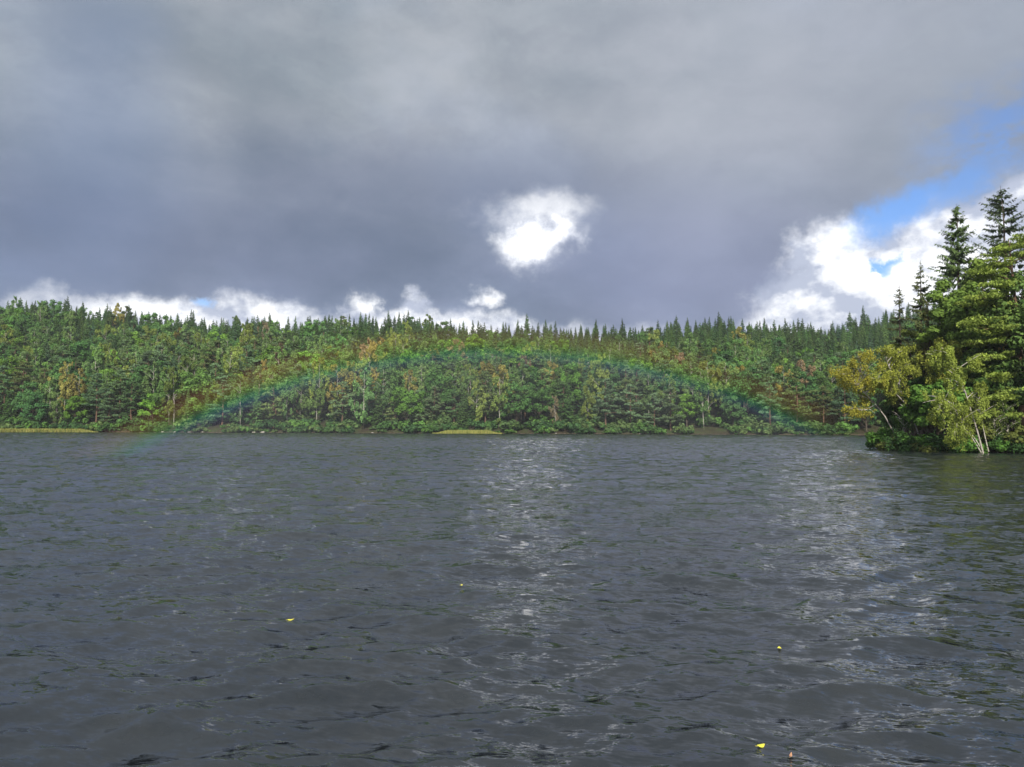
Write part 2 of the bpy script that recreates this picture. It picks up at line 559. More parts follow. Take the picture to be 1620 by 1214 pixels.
def g_broad(H, n_card, size, seed, Rm=4.5, base=.18, n_cl=46, sides=7, asp=.7):
    r = np.random.default_rng(seed)
    T, C = Geo(), Geo()
    zt = np.linspace(-.3, H * .7, 6)
    tp = np.stack([r.normal(0, .02 * H, 6).cumsum() * .3, r.normal(0, .02 * H, 6).cumsum() * .3, zt], 1)
    T.add(*tube(tp, np.linspace(.02 * H + .03, .06, 6), sides))
    cz = H * (base + (1 - base) * .48); rz = H * (1 - base) * .5
    lob = [(rand_dir(1, r)[0], r.uniform(.75, 1.15)) for _ in range(9)]
    cl = []
    for i in range(n_cl):
        d = rand_dir(1, r)[0]
        if d[2] < -.55: d[2] *= -.6
        k = max((.55 + .45 * max(0, d @ e) ** 3 * s_ * 1.6) for e, s_ in lob)
        f = r.uniform(.5, 1.0) ** .5 * k
        c = np.array([d[0] * Rm * f, d[1] * Rm * f, cz + d[2] * rz * f])
        c[2] = max(c[2], base * H * .8)
        cl.append((c, r.uniform(.55, 1.0) * Rm * .33))
    tot = sum(c[1] ** 2 for c in cl)
    for c, rad in cl:
        clump(C, c, rad, max(10, int(n_card * rad ** 2 / tot)), size, r, flat=.75, aspect=asp)
        if r.random() < .5:
            k = int(r.integers(2, 6))
            limb(T, tp[k - 1], c, .05 + .01 * H * .3, .012, r, .08, 4, 4)
    return T, C


def g_bush(Rm, H, n_card, size, seed, n_cl=14, asp=.7):
    r = np.random.default_rng(seed)
    T, C = Geo(), Geo()
    for i in range(n_cl):
        a = r.uniform(0, 6.28); f = r.random() ** .5
        c = np.array([math.cos(a) * Rm * f, math.sin(a) * Rm * f, H * (.25 + .6 * r.random() * (1 - .5 * f))])
        clump(C, c, Rm * .38, n_card // n_cl, size, r, flat=.75, aspect=asp)
        limb(T, (0, 0, -.15), c, .04, .012, r, .1, 3, 4)
    return T, C


def tree_meshes(name, g, bark, leaf):
    """-> (trunk mesh, crown mesh)"""
    T, C = g
    V, Q, A = T.arrays()
    tm = mesh(name + '_trunk', V, Q, [bark], var=A, smooth=True)
    V, Q, A = C.arrays()
    cm = mesh(name + '_crown', V, Q, [leaf], var=A)
    return tm, cm


def joined(name, g, bark, leaf):
    T, C = g
    V1, Q1, A1 = T.arrays(); V2, Q2, A2 = C.arrays()
    mi = np.concatenate([np.zeros(len(Q1), int), np.ones(len(Q2), int)])
    return mesh(name, np.concatenate([V1, V2]), np.concatenate([Q1, Q2 + len(V1)]), [bark, leaf], mi, np.concatenate([A1, A2]), smooth=(mi == 0))


# ------------------------------------------------------------------ terrain
SKY_PX = [(-200, 486), (0, 480), (40, 474), (100, 484), (200, 492), (300, 499), (400, 504), (480, 508), (560, 506), (600, 502), (660, 500), (740, 512),
          (800, 517), (900, 521), (1000, 518), (1060, 509), (1100, 508), (1150, 507), (1200, 512), (1300, 514), (1340, 512), (1375, 500), (1420, 490), (1500, 475), (1620, 460), (1850, 450)]
Y_R = 325.0
rp = np.array([at(px, py, Y_R) for px, py in SKY_PX])
RA, RZ = rp[:, 0] / Y_R, rp[:, 2] - 12.5


def shore_y(X):
    return 202.0 - 0.03 * X + 2.2 * np.sin(X * .045 + 1) + 1.2 * np.sin(X * .13 + 2) + .5 * np.sin(X * .37)


PEN = np.array([(33.5, 70.5), (36.5, 65), (41, 61.2), (48, 56.5), (60, 49), (85, 36), (140, 20), (420, -20), (420, 230), (118, 205), (88, 160), (60, 118), (46.5, 92), (39.5, 80), (35, 74.5)])


def sdf_poly(X, Y, P):
    """positive inside"""
    d = np.full(X.shape, 1e9); ins = np.zeros(X.shape, bool)
    n = len(P)
    for i in range(n):
        a, b = P[i], P[(i + 1) % n]
        e = b - a; wx, wy = X - a[0], Y - a[1]
        t = np.clip((wx * e[0] + wy * e[1]) / (e @ e), 0, 1)
        d = np.minimum(d, (wx - e[0] * t) ** 2 + (wy - e[1] * t) ** 2)
        c = ((a[1] > Y) != (b[1] > Y)) & (X < (b[0] - a[0]) * (Y - a[1]) / (b[1] - a[1] + 1e-12) + a[0])
        ins ^= c
    d = np.sqrt(d)
    return np.where(ins, d, -d)


def wig(X, Y, s, seed=0):
    o = 0
    for k in range(5):
        a = 1.3 * k + seed; q = s * 1.7 ** k
        o = o + np.sin(X * q * math.cos(a) + Y * q * math.sin(a) + k * 2.1 + seed) / 1.6 ** k
    return o / 2


def ground(X, Y):
    X = np.asarray(X, float); Y = np.asarray(Y, float)
    ys = shore_y(X)
    dS = Y - ys
    a = X / np.maximum(Y, 30)
    zr = np.interp(a, RA, RZ)
    t = dS / (Y_R - ys)
    g = np.where(t < 1, t * (1.12 - .12 * t), 1 - 0.05 * (t - 1))
    bank = np.clip(dS / 1.2, -1, 1) * .35
    z1 = np.where(dS > 0, bank + zr * g + wig(X, Y, .06) * 1.1 * np.clip(dS / 15, 0, 1), np.maximum(dS * .3, -1.8))
    p = sdf_poly(X, Y, PEN) + wig(X, Y, .5, 2) * .45
    z2 = np.where(p > 0, np.clip(p / .8, 0, 1) * .3 + np.minimum(p, 40) * .10 + wig(X, Y, .3, 5) * .12 * np.clip(p / 3, 0, 1), np.maximum(p * .5, -1.8))
    b = -9 - Y + wig(X, Y, .1, 3)
    z3 = np.where(b > 0, np.minimum(b * .15, 14), np.maximum(b * .3, -1.8))
    return np.maximum(np.maximum(z1, z2), z3)


def axis(parts):
    o = []
    for lo, hi, st in parts:
        o.append(np.arange(lo, hi, st))
    return np.concatenate(o)


gx = axis([(-2400, -800, 80), (-800, -260, 12), (-260, 26, 4), (26, 66, .7), (66, 300, 4), (300, 800, 12), (800, 2401, 80)])
gy = axis([(-2400, -200, 80), (-200, 44, 6), (44, 100, .8), (100, 185, 4), (185, 216, .8), (216, 360, 3.5), (360, 700, 12), (700, 2401, 80)])
GX, GY = np.meshgrid(gx, gy)
GZ = ground(GX, GY)
nx, ny = len(gx), len(gy)
ii = (np.arange(ny - 1)[:, None] * nx + np.arange(nx - 1)[None]).ravel()
m_ground, t, out = new_mat('forest_floor')
pc = t.node('ShaderNodeNewGeometry').outputs['Position']
n_a = t.noise(pc, .35, 5, .6); n_b = t.noise(pc, 3.0, 4, .6)
col = t.mix(t.smooth(n_a, .35, .65), c4(.030, .026, .016), c4(.035, .050, .018))
col = t.mix(t.smooth(n_b, .5, .72), col, c4(.085, .060, .038))
shore_f = t.smooth(t.sep(pc)[2], .22, .05)
col = t.mix(shore_f, col, t.mix(t.smooth(n_b, .4, .6), c4(.04, .03, .022), c4(.12, .09, .07)))
p = t.node('ShaderNodeBsdfPrincipled'); t.put(p.inputs['Base Color'], col); p.inputs['Roughness'].default_value = .95
p.inputs['Specular IOR Level'].default_value = .1
t.l.new(p.outputs[0], out.inputs[0])
terr = link('terrain', mesh('terrain', np.stack([GX, GY, GZ], -1).reshape(-1, 3), np.stack([ii, ii + 1, ii + 1 + nx, ii + nx], 1), [m_ground], smooth=True))
tag(terr, 'wooded hillside, lake bed and low brown banks around the lake', kind='structure')

# ------------------------------------------------------------------ lake surface: wind waves as real relief
wr = np.random.default_rng(21)
waves = []
WIND = R(-78)      # direction of travel: towards the camera and a little to the right
NW = 190
for i in range(NW):
    lam = 0.13 * (3.0 / 0.13) ** ((i + wr.random()) / NW)
    th = WIND + wr.normal(0, .55)
    slope = 0.16 * math.sqrt(2 / NW) * (1.45 if .16 < lam < .7 else (.85 if lam < 1.3 else .42)) * wr.uniform(.5, 1.5)
    waves.append((lam, th, slope * lam / (2 * math.pi), wr.uniform(0, 6.28)))
for i in range(14):   # a second, crossing system on the right
    lam = wr.uniform(.7, 1.9)
    th = R(-130) + wr.normal(0, .12)
    waves.append((lam, th, .020 * lam / 6.28, wr.uniform(0, 6.28)))


FAR_CHOP = .5


def lake(X, Y, cell=None):
    """displaced position of the water surface"""
    X = np.asarray(X, float); Y = np.asarray(Y, float)
    Z = np.zeros_like(X); DX = np.zeros_like(X); DY = np.zeros_like(X)
    gust = 1 + .28 * wig(X, Y, .09, 1)
    lee = np.clip((-sdf_poly(X, Y, PEN)) / 14, .25, 1)
    for lam, th, a, ph in waves:
        k = 2 * math.pi / lam
        fade = 1.0 if cell is None else np.clip((lam / cell - 2.2) / 1.5, 0, 1) * (1 + FAR_CHOP * np.clip((np.hypot(X, Y) - 12) / 50, 0, 1))
        if cell is not None and not np.any(fade > 0): continue
        q = k * (X * math.cos(th) + Y * math.sin(th)) + ph
        A = a * fade * gust * lee
        Z += A * np.sin(q)
        c = A * np.cos(q) * 1.05
        DX += c * math.cos(th); DY += c * math.sin(th)
    return X + DX, Y + DY, Z


angs = np.concatenate([np.arange(-180, -60, 3.0), np.arange(-60, -37, .5), np.arange(-37, 37, .18), np.arange(37, 60, .5), np.arange(60, 180, 3.0)])
rad_ = [1.0]
while rad_[-1] < 222:
    rad_.append(rad_[-1] + min(rad_[-1] * .0085 + .0015, .19 if rad_[-1] < 130 else .28))
rad_ += [260, 300, 380, 500, 800]
rad_ = np.array(rad_)
if len(angs) % 2: angs = np.delete(angs, 3)
AR, RR = np.meshgrid(R(1) * angs, rad_)
cell = np.gradient(rad_)[:, None] * np.ones_like(AR)
cell = np.where(np.abs(AR) > R(37.2), np.maximum(cell, RR * R(.5)), cell)
lx, ly, lz = lake(np.sin(AR) * RR, np.cos(AR) * RR, cell)
V = np.stack([lx, ly, lz], -1).reshape(-1, 3)
if len(angs) % 2: raise ValueError('even count of rays expected')
V = np.concatenate([V, [[0, 0, 0]]])
na, nr = len(angs), len(rad_)
i0 = np.arange(nr - 1)[:, None] * na; j0 = np.arange(na)[None]; j1 = (j0 + 1) % na
Q = np.stack([i0 + j0, i0 + na + j0, i0 + na + j1, i0 + j1], -1).reshape(-1, 4)
ev = np.arange(0, na, 2)
cQ = np.stack([np.full(len(ev), len(V) - 1), (ev + 2) % na, (ev + 1) % na, ev], 1)
m_water, t, out = new_mat('dark_lake_water')
pc = t.node('ShaderNodeNewGeometry')
pos = pc.outputs['Position']; nor = pc.outputs['Normal']
rot = t.node('ShaderNodeVectorRotate', rotation_type='Z_AXIS'); t.put(rot.inputs['Vector'], pos); rot.inputs['Angle'].default_value = R(12)
st = t.vm('MULTIPLY', rot.outputs[0], (.40, 1.0, 1.0))
r1 = t.vm('SUBTRACT', t.noise(st, 2.2, 5, .62, col=True), (.5, .5, .5))
r2 = t.vm('SUBTRACT', t.noise(st, 11.0, 4, .6, col=True), (.5, .5, .5))
dist = t.vm('LENGTH', pos)
gust = t.smooth(t.noise(t.vm('MULTIPLY', pos, (.5, 1, 1)), .07, 3, .5), .3, .7, .7, 1.25)
k1 = t.m('MULTIPLY', t.smooth(dist, 6, 55, .14, .9), gust)
k2 = t.m('MULTIPLY', t.smooth(dist, 4, 40, 1.05, 1.0), gust)
r3 = t.vm('SUBTRACT', t.noise(st, 34.0, 2, .5, col=True), (.5, .5, .5))
pert = t.vm('ADD', t.vm('ADD', t.vm('SCALE', r1, s=k1), t.vm('SCALE', r2, s=k2)), t.vm('SCALE', r3, s=.45))
pert = t.vm('MULTIPLY', pert, (.5, 1.3, 0))
N = t.vm('NORMALIZE', t.vm('ADD', nor, pert))
p = t.node('ShaderNodeBsdfPrincipled')
murk = t.mix(t.smooth(t.noise(pos, .8, 4, .6), .35, .65), c4(.013, .017, .021), c4(.020, .024, .027))
t.put(p.inputs['Base Color'], murk)
p.inputs['Roughness'].default_value = .06
p.inputs['IOR'].default_value = 1.333
p.inputs['Specular IOR Level'].default_value = 1.0
t.put(p.inputs['Normal'], N)
t.l.new(p.outputs[0], out.inputs[0])
me = mesh('lake_water', V, np.concatenate([Q[:, ::-1], cQ[:, ::-1]]), [m_water], smooth=True)
if me.polygons[len(Q) // 2].normal.z < 0:
    me.flip_normals()
water = link('lake_water', me)
tag(water, 'wind rippled dark grey lake filling the lower half', kind='structure')

# ------------------------------------------------------------------ rain haze over the lake
hm, t, out = new_mat('rain_haze')
pv = t.node('ShaderNodeVolumePrincipled')
pv.inputs['Color'].default_value = (.86, .92, 1.0, 1)
pv.inputs['Density'].default_value = .00018
t.l.new(pv.outputs[0], out.inputs['Volume'])
hb = np.array([(x, y, z) for z in (-5, 130) for y in (-2600, 2600) for x in (-2600, 2600)], float)
hz = link('haze', mesh('haze', hb, np.array([(0, 2, 3, 1), (4, 5, 7, 6), (0, 1, 5, 4), (2, 6, 7, 3), (0, 4, 6, 2), (1, 3, 7, 5)]), [hm]))
tag(hz, 'thin rain haze over the lake and hillside', kind='stuff')

# ------------------------------------------------------------------ tree prototypes for the far hillside
PROTO = {
    'spruce_tree': [joined('spruce_%d' % i, g_spruce(13 + i % 3, 2.5 + .3 * (i % 4), 5800, .37, 100 + i, base=.03, droop=.3), M_BARK, M_NEEDLE) for i in range(6)],
    'pine_tree': [joined('pine_%d' % i, g_pine(13.5 + i % 3, 6300, .28, 200 + i, base=.14 + .07 * (i % 3), Rm=3.7, plates=26), M_PINE, M_NEEDLE) for i in range(5)],
    'birch_tree': [joined('birch_%d' % i, g_birch(14 + i % 3, 5800, .225, 300 + i, Rm=2.9, base=.10 + .06 * (i % 3)), M_BIRCH, M_LEAF) for i in range(6)],
    'oak_tree': [joined('oak_%d' % i, g_broad(12.5 + i % 3, 8000, .265, 400 + i, Rm=4.7, base=.02 + .04 * (i % 3), n_cl=54), M_BARK, M_LEAF) for i in range(6)],
}
PROTO_H = {'spruce_tree': [13 + i % 3 for i in range(6)], 'pine_tree': [13.5 + i % 3 for i in range(5)], 'birch_tree': [14 + i % 3 for i in range(6)], 'oak_tree': [12.5 + i % 3 for i in range(6)]}
# the same trees taken apart (trunk, crown) for the ones that show their parts
SPLIT = {}


def split_mesh(kind, i):
    if (kind, i) in SPLIT: return SPLIT[kind, i]
    g = {'spruce_tree': lambda: g_spruce(13 + i % 3, 2.5 + .3 * (i % 4), 5800, .37, 100 + i, base=.03, droop=.3),
         'pine_tree': lambda: g_pine(13.5 + i % 3, 6300, .28, 200 + i, base=.14 + .07 * (i % 3), Rm=3.7, plates=26),
         'birch_tree': lambda: g_birch(14 + i % 3, 5800, .225, 300 + i, Rm=2.9, base=.10 + .06 * (i % 3)),
         'oak_tree': lambda: g_broad(12.5 + i % 3, 8000, .265, 400 + i, Rm=4.7, base=.02 + .04 * (i % 3), n_cl=54)}[kind]()
    bark = {'spruce_tree': M_BARK, 'pine_tree': M_PINE, 'birch_tree': M_BIRCH, 'oak_tree': M_BARK}[kind]
    leaf = M_NEEDLE if kind in ('spruce_tree', 'pine_tree') else M_LEAF
    SPLIT[kind, i] = tree_meshes(kind + str(i), g, bark, leaf)
    return SPLIT[kind, i]


TONES = {
    'spruce_tree': [('dark green', (.062, .120, .042), .40), ('mid green', (.088, .165, .052), .46), ('bluish green', (.066, .128, .066), .14)],
    'pine_tree': [('grey green', (.112, .185, .092), .5), ('olive green', (.130, .185, .068), .3), ('deep green', (.085, .150, .060), .2)],
    'birch_tree': [('pale green', (.130, .225, .074), .62), ('yellow green', (.170, .240, .060), .27), ('golden', (.235, .220, .065), .07), ('rusty brown', (.225, .175, .100), .06)],
    'oak_tree': [('dark green', (.066, .150, .048), .36), ('bright green', (.125, .250, .042), .34), ('mid green', (.095, .195, .052), .30)],
}

# ------------------------------------------------------------------ where trees stand on the far hill
fr = np.random.default_rng(5)
cand = []
cell_of = {}


def try_place(X, Y, rad, kind):
    cx, cy = int(X // 6), int(Y // 6)
    for a in (-1, 0, 1):
        for b in (-1, 0, 1):
            for (x2, y2, r2) in cell_of.get((cx + a, cy + b), ()):
                if (x2 - X) ** 2 + (y2 - Y) ** 2 < (rad + r2) ** 2: return False
    cell_of.setdefault((cx, cy), []).append((X, Y, rad))
    return True


SPACE = {'spruce_tree': 1.5, 'pine_tree': 2.0, 'birch_tree': 1.75, 'oak_tree': 2.75}
for _ in range(26000):
    Y = fr.uniform(200, 338)
    X = fr.uniform(-.76, .80) * Y
    tt = float((Y - shore_y(X)) / (Y_R - shore_y(X)))
    if tt < .012 or (tt < .03 and fr.random() < .3): continue
    if sdf_poly(np.array([X]), np.array([Y]), PEN)[0] > 0 and Y < 205: continue
    px = 810 + F0 * X / Y
    cl = wig(X, Y, .05, 9)
    if tt > .62:
        pr = (.965, .015, .01, .01) if px > 560 else (.80, .04, .04, .12)
    elif px > 860 and tt > .30:
        pr = (.80, .06, .08, .06) if cl > -.45 else (.40, .12, .30, .18)
    elif tt > .3:
        pr = (.14, .16, .22, .48) if cl > -.1 else (.24, .26, .26, .24)
    elif px > 900:
        pr = (.10, .26, .28, .36)
    else:
        pr = (.09, .26, .25, .40) if cl > 0 else (.12, .38, .26, .24)
    kind = fr.choice(['spruce_tree', 'pine_tree', 'birch_tree', 'oak_tree'], p=np.array(pr) / sum(pr))
    if not try_place(X, Y, SPACE[kind], kind): continue
    tn = TONES[kind]; j = fr.choice(len(tn), p=np.array([q[2] for q in tn]) / sum(q[2] for q in tn))
    if kind == 'spruce_tree' and tt > .8 and fr.random() < .5: j = 0
    sc = fr.uniform(.74, 1.12) * (1.0 if tt > .06 else fr.uniform(.72, 1.0))
    if kind == 'spruce_tree' and tt > .85: sc = fr.uniform(.55, 1.04) * (1.25 if fr.random() < .07 else 1) * (1 + .12 * wig(X, Y, .11, 4))
    cand.append([kind, X, Y, sc, j, fr.integers(0, len(PROTO[kind])), fr.uniform(0, 6.28), tt])
# the pair of white-stemmed birches and their bright neighbour near the middle of the shore
for px, tall, kind, j, vi in ((566, 1.15, 'birch_tree', 0, 3), (577, 1.12, 'birch_tree', 0, 0), (645, .85, 'oak_tree', 1, 2), (378, .95, 'birch_tree', 0, 1), (384, .9, 'birch_tree', 0, 4)):
    X = (px - 810) / F0 * 204.5
    Y = float(shore_y(X)) + 2.2
    cand = [c for c in cand if (c[1] - X) ** 2 + (c[2] - Y) ** 2 > 9]
    cand.append([kind, X, Y, tall, j, vi, 1.0, .018])

K = np.array([c[0] for c in cand]); CX = np.array([c[1] for c in cand]); CY = np.array([c[2] for c in cand])
SC = np.array([c[3] for c in cand]); TI = np.array([c[4] for c in cand]); VI = np.array([c[5] for c in cand]); RO = np.array([c[6] for c in cand]); TTv = np.array([c[7] for c in cand])
CZ = ground(CX, CY) - .1
HT = np.array([PROTO_H[k][v] for k, v in zip(K, VI)]) * SC
# how much of each tree shows: paint simple outlines back to front
wr_ = {'spruce_tree': .17, 'pine_tree': .22, 'birch_tree': .17, 'oak_tree': .34}
buf = np.full((H0 // 2, W0 // 2), -1, int)
px0, py0, dz0 = proj(np.stack([CX, CY, CZ], 1)); px1, py1, _ = proj(np.stack([CX, CY, CZ + HT], 1))
for i in np.argsort(-dz0):
    y0, y1 = py1[i] / 2, py0[i] / 2
    for y in range(max(0, int(y0)), min(buf.shape[0] - 1, int(y1)) + 1):
        f = min(1, max(0, (y - y0) / max(1, y1 - y0)))
        prof = {'spruce_tree': f, 'pine_tree': .9 if f < .6 else .2, 'birch_tree': math.sin(math.pi * min(1, f + .1)), 'oak_tree': math.sin(math.pi * min(1, f * .9 + .12)) ** .5}[K[i]]
        hw = wr_[K[i]] * (y1 - y0) * prof + .5
        xa, xb = int(px0[i] / 2 - hw), int(px0[i] / 2 + hw) + 1
        if xb > 0 and xa < buf.shape[1]:
            buf[y, max(0, xa):max(0, xb)] = i
vis = np.bincount(buf[buf >= 0].ravel(), minlength=len(K))
AZS = [(150, 'above the long reed bed'), (262, 'left of the rainbow foot'), (345, 'above the rainbow foot'), (400, 'by the pale double trunk'), (480, 'left of the two white birches'),
       (545, 'just left of the two white birches'), (612, 'beside the two white birches'), (680, 'left of the small reed bed'), (795, 'behind the small reed bed'), (880, 'right of the small reed bed'),
       (960, 'below the white cloud hole'), (1060, 'right of the cloud hole'), (1150, 'under the falling rainbow arm'), (1240, 'left of the far right shore'), (1330, 'near the right rainbow end'), (1375, 'left of the wooded point'), (9999, 'behind the wooded point')]
ROWS = [(.05, 'at far waterline'), (.22, 'low on hill'), (.45, 'midway up hill'), (.72, 'high on hill'), (.88, 'below skyline'), (9, 'on skyline')]
NICE = {'spruce_tree': 'spruce', 'pine_tree': 'pine', 'birch_tree': 'birch', 'oak_tree': 'broadleaf tree'}
individual = []
for kind in NICE:
    idx = np.where((K == kind) & (vis > 3))[0]
    idx = idx[np.argsort(-vis[idx])][:296]
    individual += idx.tolist()
ind_set = set(individual)
labels = {}
for i in individual:
    size = 'tall' if HT[i] > 14.2 else ('small' if HT[i] < 10.8 else 'medium')
    row = next(n for q, n in ROWS if TTv[i] < q)
    colm = next(n for q, n in AZS if px0[i] < q)
    labels[i] = '%s %s %s %s %s' % (size, TONES[K[i]][TI[i]][0], NICE[K[i]], row, colm)
by_l = {}
for i, s_ in labels.items():
    by_l.setdefault(s_, []).append(i)
ORD = ['leftmost', 'second from left', 'third from left', 'fourth from left', 'fifth from left', 'sixth from left', 'seventh from left', 'eighth from left', 'ninth from left', 'tenth from left', 'eleventh from left', 'twelfth from left']
for s_, ids in by_l.items():
    if len(ids) == 1: continue
    ids = sorted(ids, key=lambda q: px0[q])
    for k, i in enumerate(ids):
        o_ = 'rightmost' if k == len(ids) - 1 else ORD[min(k, 11)]
        labels[i] = (s_ + ', ' + o_)
        labels[i] = ' '.join(labels[i].split()[:16])
order = sorted(individual, key=lambda q: -vis[q])
show_parts = set(sorted([i for i in individual if TTv[i] < .06], key=lambda q: -vis[q])[:150])


def tint_of(i):
    c = np.array(TONES[K[i]][TI[i]][1]) * fr.uniform(.74, 1.34) * np.array([fr.uniform(.9, 1.12), 1, fr.uniform(.9, 1.1)])
    return [float(c[0]), float(c[1]), float(c[2]), 1.0]


for i in order:
    kind = str(K[i]); v = int(VI[i])
    lab, grp = labels[i], NICE[kind] + 's on the far hillside'
    tint = tint_of(i)
    s3 = (float(SC[i]) * fr.uniform(.92, 1.1), float(SC[i]) * fr.uniform(.92, 1.1), float(SC[i]))
    if i in show_parts:
        tm, cm = split_mesh(kind, v)
        e = link(kind, None); e.empty_display_size = .5
        a = link('trunk', tm, e); b = link('crown', cm, e)
        a['tint'] = tint; b['tint'] = tint
    else:
        e = link(kind, PROTO[kind][v]); e['tint'] = tint
    e.location = (CX[i], CY[i], CZ[i]); e.rotation_euler = (0, 0, RO[i]); e.scale = s3
    tag(e, lab, {'oak_tree': 'tree'}.get(kind, NICE[kind]), grp)

# ------------------------------------------------------------------ the rest of the wood: one object, instanced
lib = bpy.data.collections.new('tree_library')      # not linked to the scene: only a source of instances
lib_list = []
for kind in sorted(PROTO):
    for v, me_ in enumerate(PROTO[kind]):
        lib_list.append((kind, v, me_))
bush_m = [joined('bush_%d' % i, g_bush(1.5, 2.0, 500, .24, 500 + i), M_BARK, M_LEAF) for i in range(3)]
for v, me_ in enumerate(bush_m):
    lib_list.append(('zbush', v, me_))
lib_index = {}
for n_, (kind, v, me_) in enumerate(lib_list):
    o = bpy.data.objects.new('source_%03d' % n_, me_); lib.objects.link(o); lib_index[kind, v] = n_


def scatter(name, P, idx, rot, scl, tint):
    me_ = bpy.data.meshes.new(name)
    me_.vertices.add(len(P)); me_.vertices.foreach_set('co', np.asarray(P, np.float32).ravel())
    a = me_.attributes.new('which', 'INT', 'POINT'); a.data.foreach_set('value', np.asarray(idx, np.int32))
    a = me_.attributes.new('turn', 'FLOAT_VECTOR', 'POINT'); a.data.foreach_set('vector', np.asarray(rot, np.float32).ravel())
    a = me_.attributes.new('size', 'FLOAT_VECTOR', 'POINT'); a.data.foreach_set('vector', np.asarray(scl, np.float32).ravel())
    a = me_.attributes.new('tint', 'FLOAT_COLOR', 'POINT'); a.data.foreach_set('color', np.asarray(tint, np.float32).ravel())
    o = link(name, me_)
    ng = bpy.data.node_groups.new(name + '_nodes', 'GeometryNodeTree')
    ng.interface.new_socket('Geometry', in_out='INPUT', socket_type='NodeSocketGeometry')
    ng.interface.new_socket('Geometry', in_out='OUTPUT', socket_type='NodeSocketGeometry')
    gi = ng.nodes.new('NodeGroupInput'); go = ng.nodes.new('NodeGroupOutput')
    ci = ng.nodes.new('GeometryNodeCollectionInfo'); ci.inputs['Collection'].default_value = lib
    ci.inputs['Separate Children'].default_value = True; ci.inputs['Reset Children'].default_value = True
    ip = ng.nodes.new('GeometryNodeInstanceOnPoints'); ip.inputs['Pick Instance'].default_value = True

    def na_(n, ty):
        q = ng.nodes.new('GeometryNodeInputNamedAttribute'); q.data_type = ty; q.inputs['Name'].default_value = n
        return q.outputs['Attribute']
    er = ng.nodes.new('FunctionNodeEulerToRotation')
    ng.links.new(na_('turn', 'FLOAT_VECTOR'), er.inputs[0])
    ng.links.new(er.outputs[0], ip.inputs['Rotation'])
    ng.links.new(na_('size', 'FLOAT_VECTOR'), ip.inputs['Scale'])
    ng.links.new(na_('which', 'INT'), ip.inputs['Instance Index'])
    ng.links.new(gi.outputs[0], ip.inputs['Points']); ng.links.new(ci.outputs[0], ip.inputs['Instance'])
    ng.links.new(ip.outputs[0], go.inputs[0])
    md = o.modifiers.new('scatter', 'NODES'); md.node_group = ng
    return o


rest = [i for i in range(len(K)) if i not in ind_set]
# the same wood goes on beyond both edges of the picture
ex = []
for _ in range(5200):
    if fr.random() < .5:
        X, Y = fr.uniform(52, 330), fr.uniform(5, 235)
        if X / Y < .70 or sdf_poly(np.array([X]), np.array([Y]), PEN)[0] < 1.5: continue
    else:
        Y = fr.uniform(206, 335); X = fr.choice([-1, 1]) * fr.uniform(.77, 1.5) * Y
        if Y - shore_y(X) < 2.5 or (sdf_poly(np.array([X]), np.array([Y]), PEN)[0] > 0 and Y < 206): continue
    kind = str(fr.choice(['spruce_tree', 'pine_tree', 'birch_tree', 'oak_tree'], p=[.4, .2, .15, .25]))
    if not try_place(X, Y, SPACE[kind] * 1.15, kind): continue
    ex.append((kind, int(fr.integers(0, len(PROTO[kind]))), X, Y, fr.uniform(.8, 1.25), fr.uniform(0, 6.28), int(fr.integers(0, 3))))
fo = scatter('forest', np.stack([CX, CY, CZ], 1)[rest].tolist() + [(e[2], e[3], float(ground(e[2], e[3])) - .1) for e in ex],
             [lib_index[str(K[i]), int(VI[i])] for i in rest] + [lib_index[e[0], e[1]] for e in ex],
             [(0, 0, RO[i]) for i in rest] + [(0, 0, e[5]) for e in ex], [(SC[i],) * 3 for i in rest] + [(e[4],) * 3 for e in ex],
             [tint_of(i) for i in rest] + [list(TONES[e[0]][e[6]][1]) + [1.0] for e in ex])
tag(fo, 'dense mixed forest filling in between the nearer hillside trees', kind='stuff')

# undergrowth along the far shore
NB = 1100
bx = fr.uniform(-158, 158, NB)
by = shore_y(bx) + .2 + 12 * fr.random(NB) ** 2.6
bz = ground(bx, by) - .1
bs = .35 + 1.5 * fr.random(NB) ** 1.8 * np.where(by - shore_y(bx) < 1.2, .75, 1)
ok = (wig(bx, by, .16, 6) > -.35) & ~((np.abs(bx - (-85)) < 9) & (fr.random(NB) < .6))
bt = [list(np.array([(.06, .13, .04), (.09, .19, .045), (.11, .17, .06), (.05, .11, .04), (.08, .14, .05)][fr.integers(0, 5)]) * fr.uniform(.8, 1.1)) + [1] for _ in range(NB)]
ug = scatter('undergrowth', np.stack([bx, by, bz], 1)[ok], [lib_index['zbush', int(q)] for q in fr.integers(0, 3, ok.sum())], [(0, 0, q) for q in fr.uniform(0, 6.28, ok.sum())],
             np.stack([bs * 1.1, bs, bs], 1)[ok], np.array(bt)[ok])
tag(ug, 'low green bushes overhanging the water along the far shore', kind='stuff')

# ------------------------------------------------------------------ reeds and stones at the far shore
m_reed, t, out = new_mat('reed_blades')
oi = t.node('ShaderNodeAttribute', attribute_type='GEOMETRY', attribute_name='var')
d = t.node('ShaderNodeBsdfDiffuse'); t.put(d.inputs[0], t.mix(t.smooth(oi.outputs['Fac'], .5, 1.5), c4(.13, .17, .04), c4(.32, .30, .09)))
t.l.new(d.outputs[0], out.inputs[0])


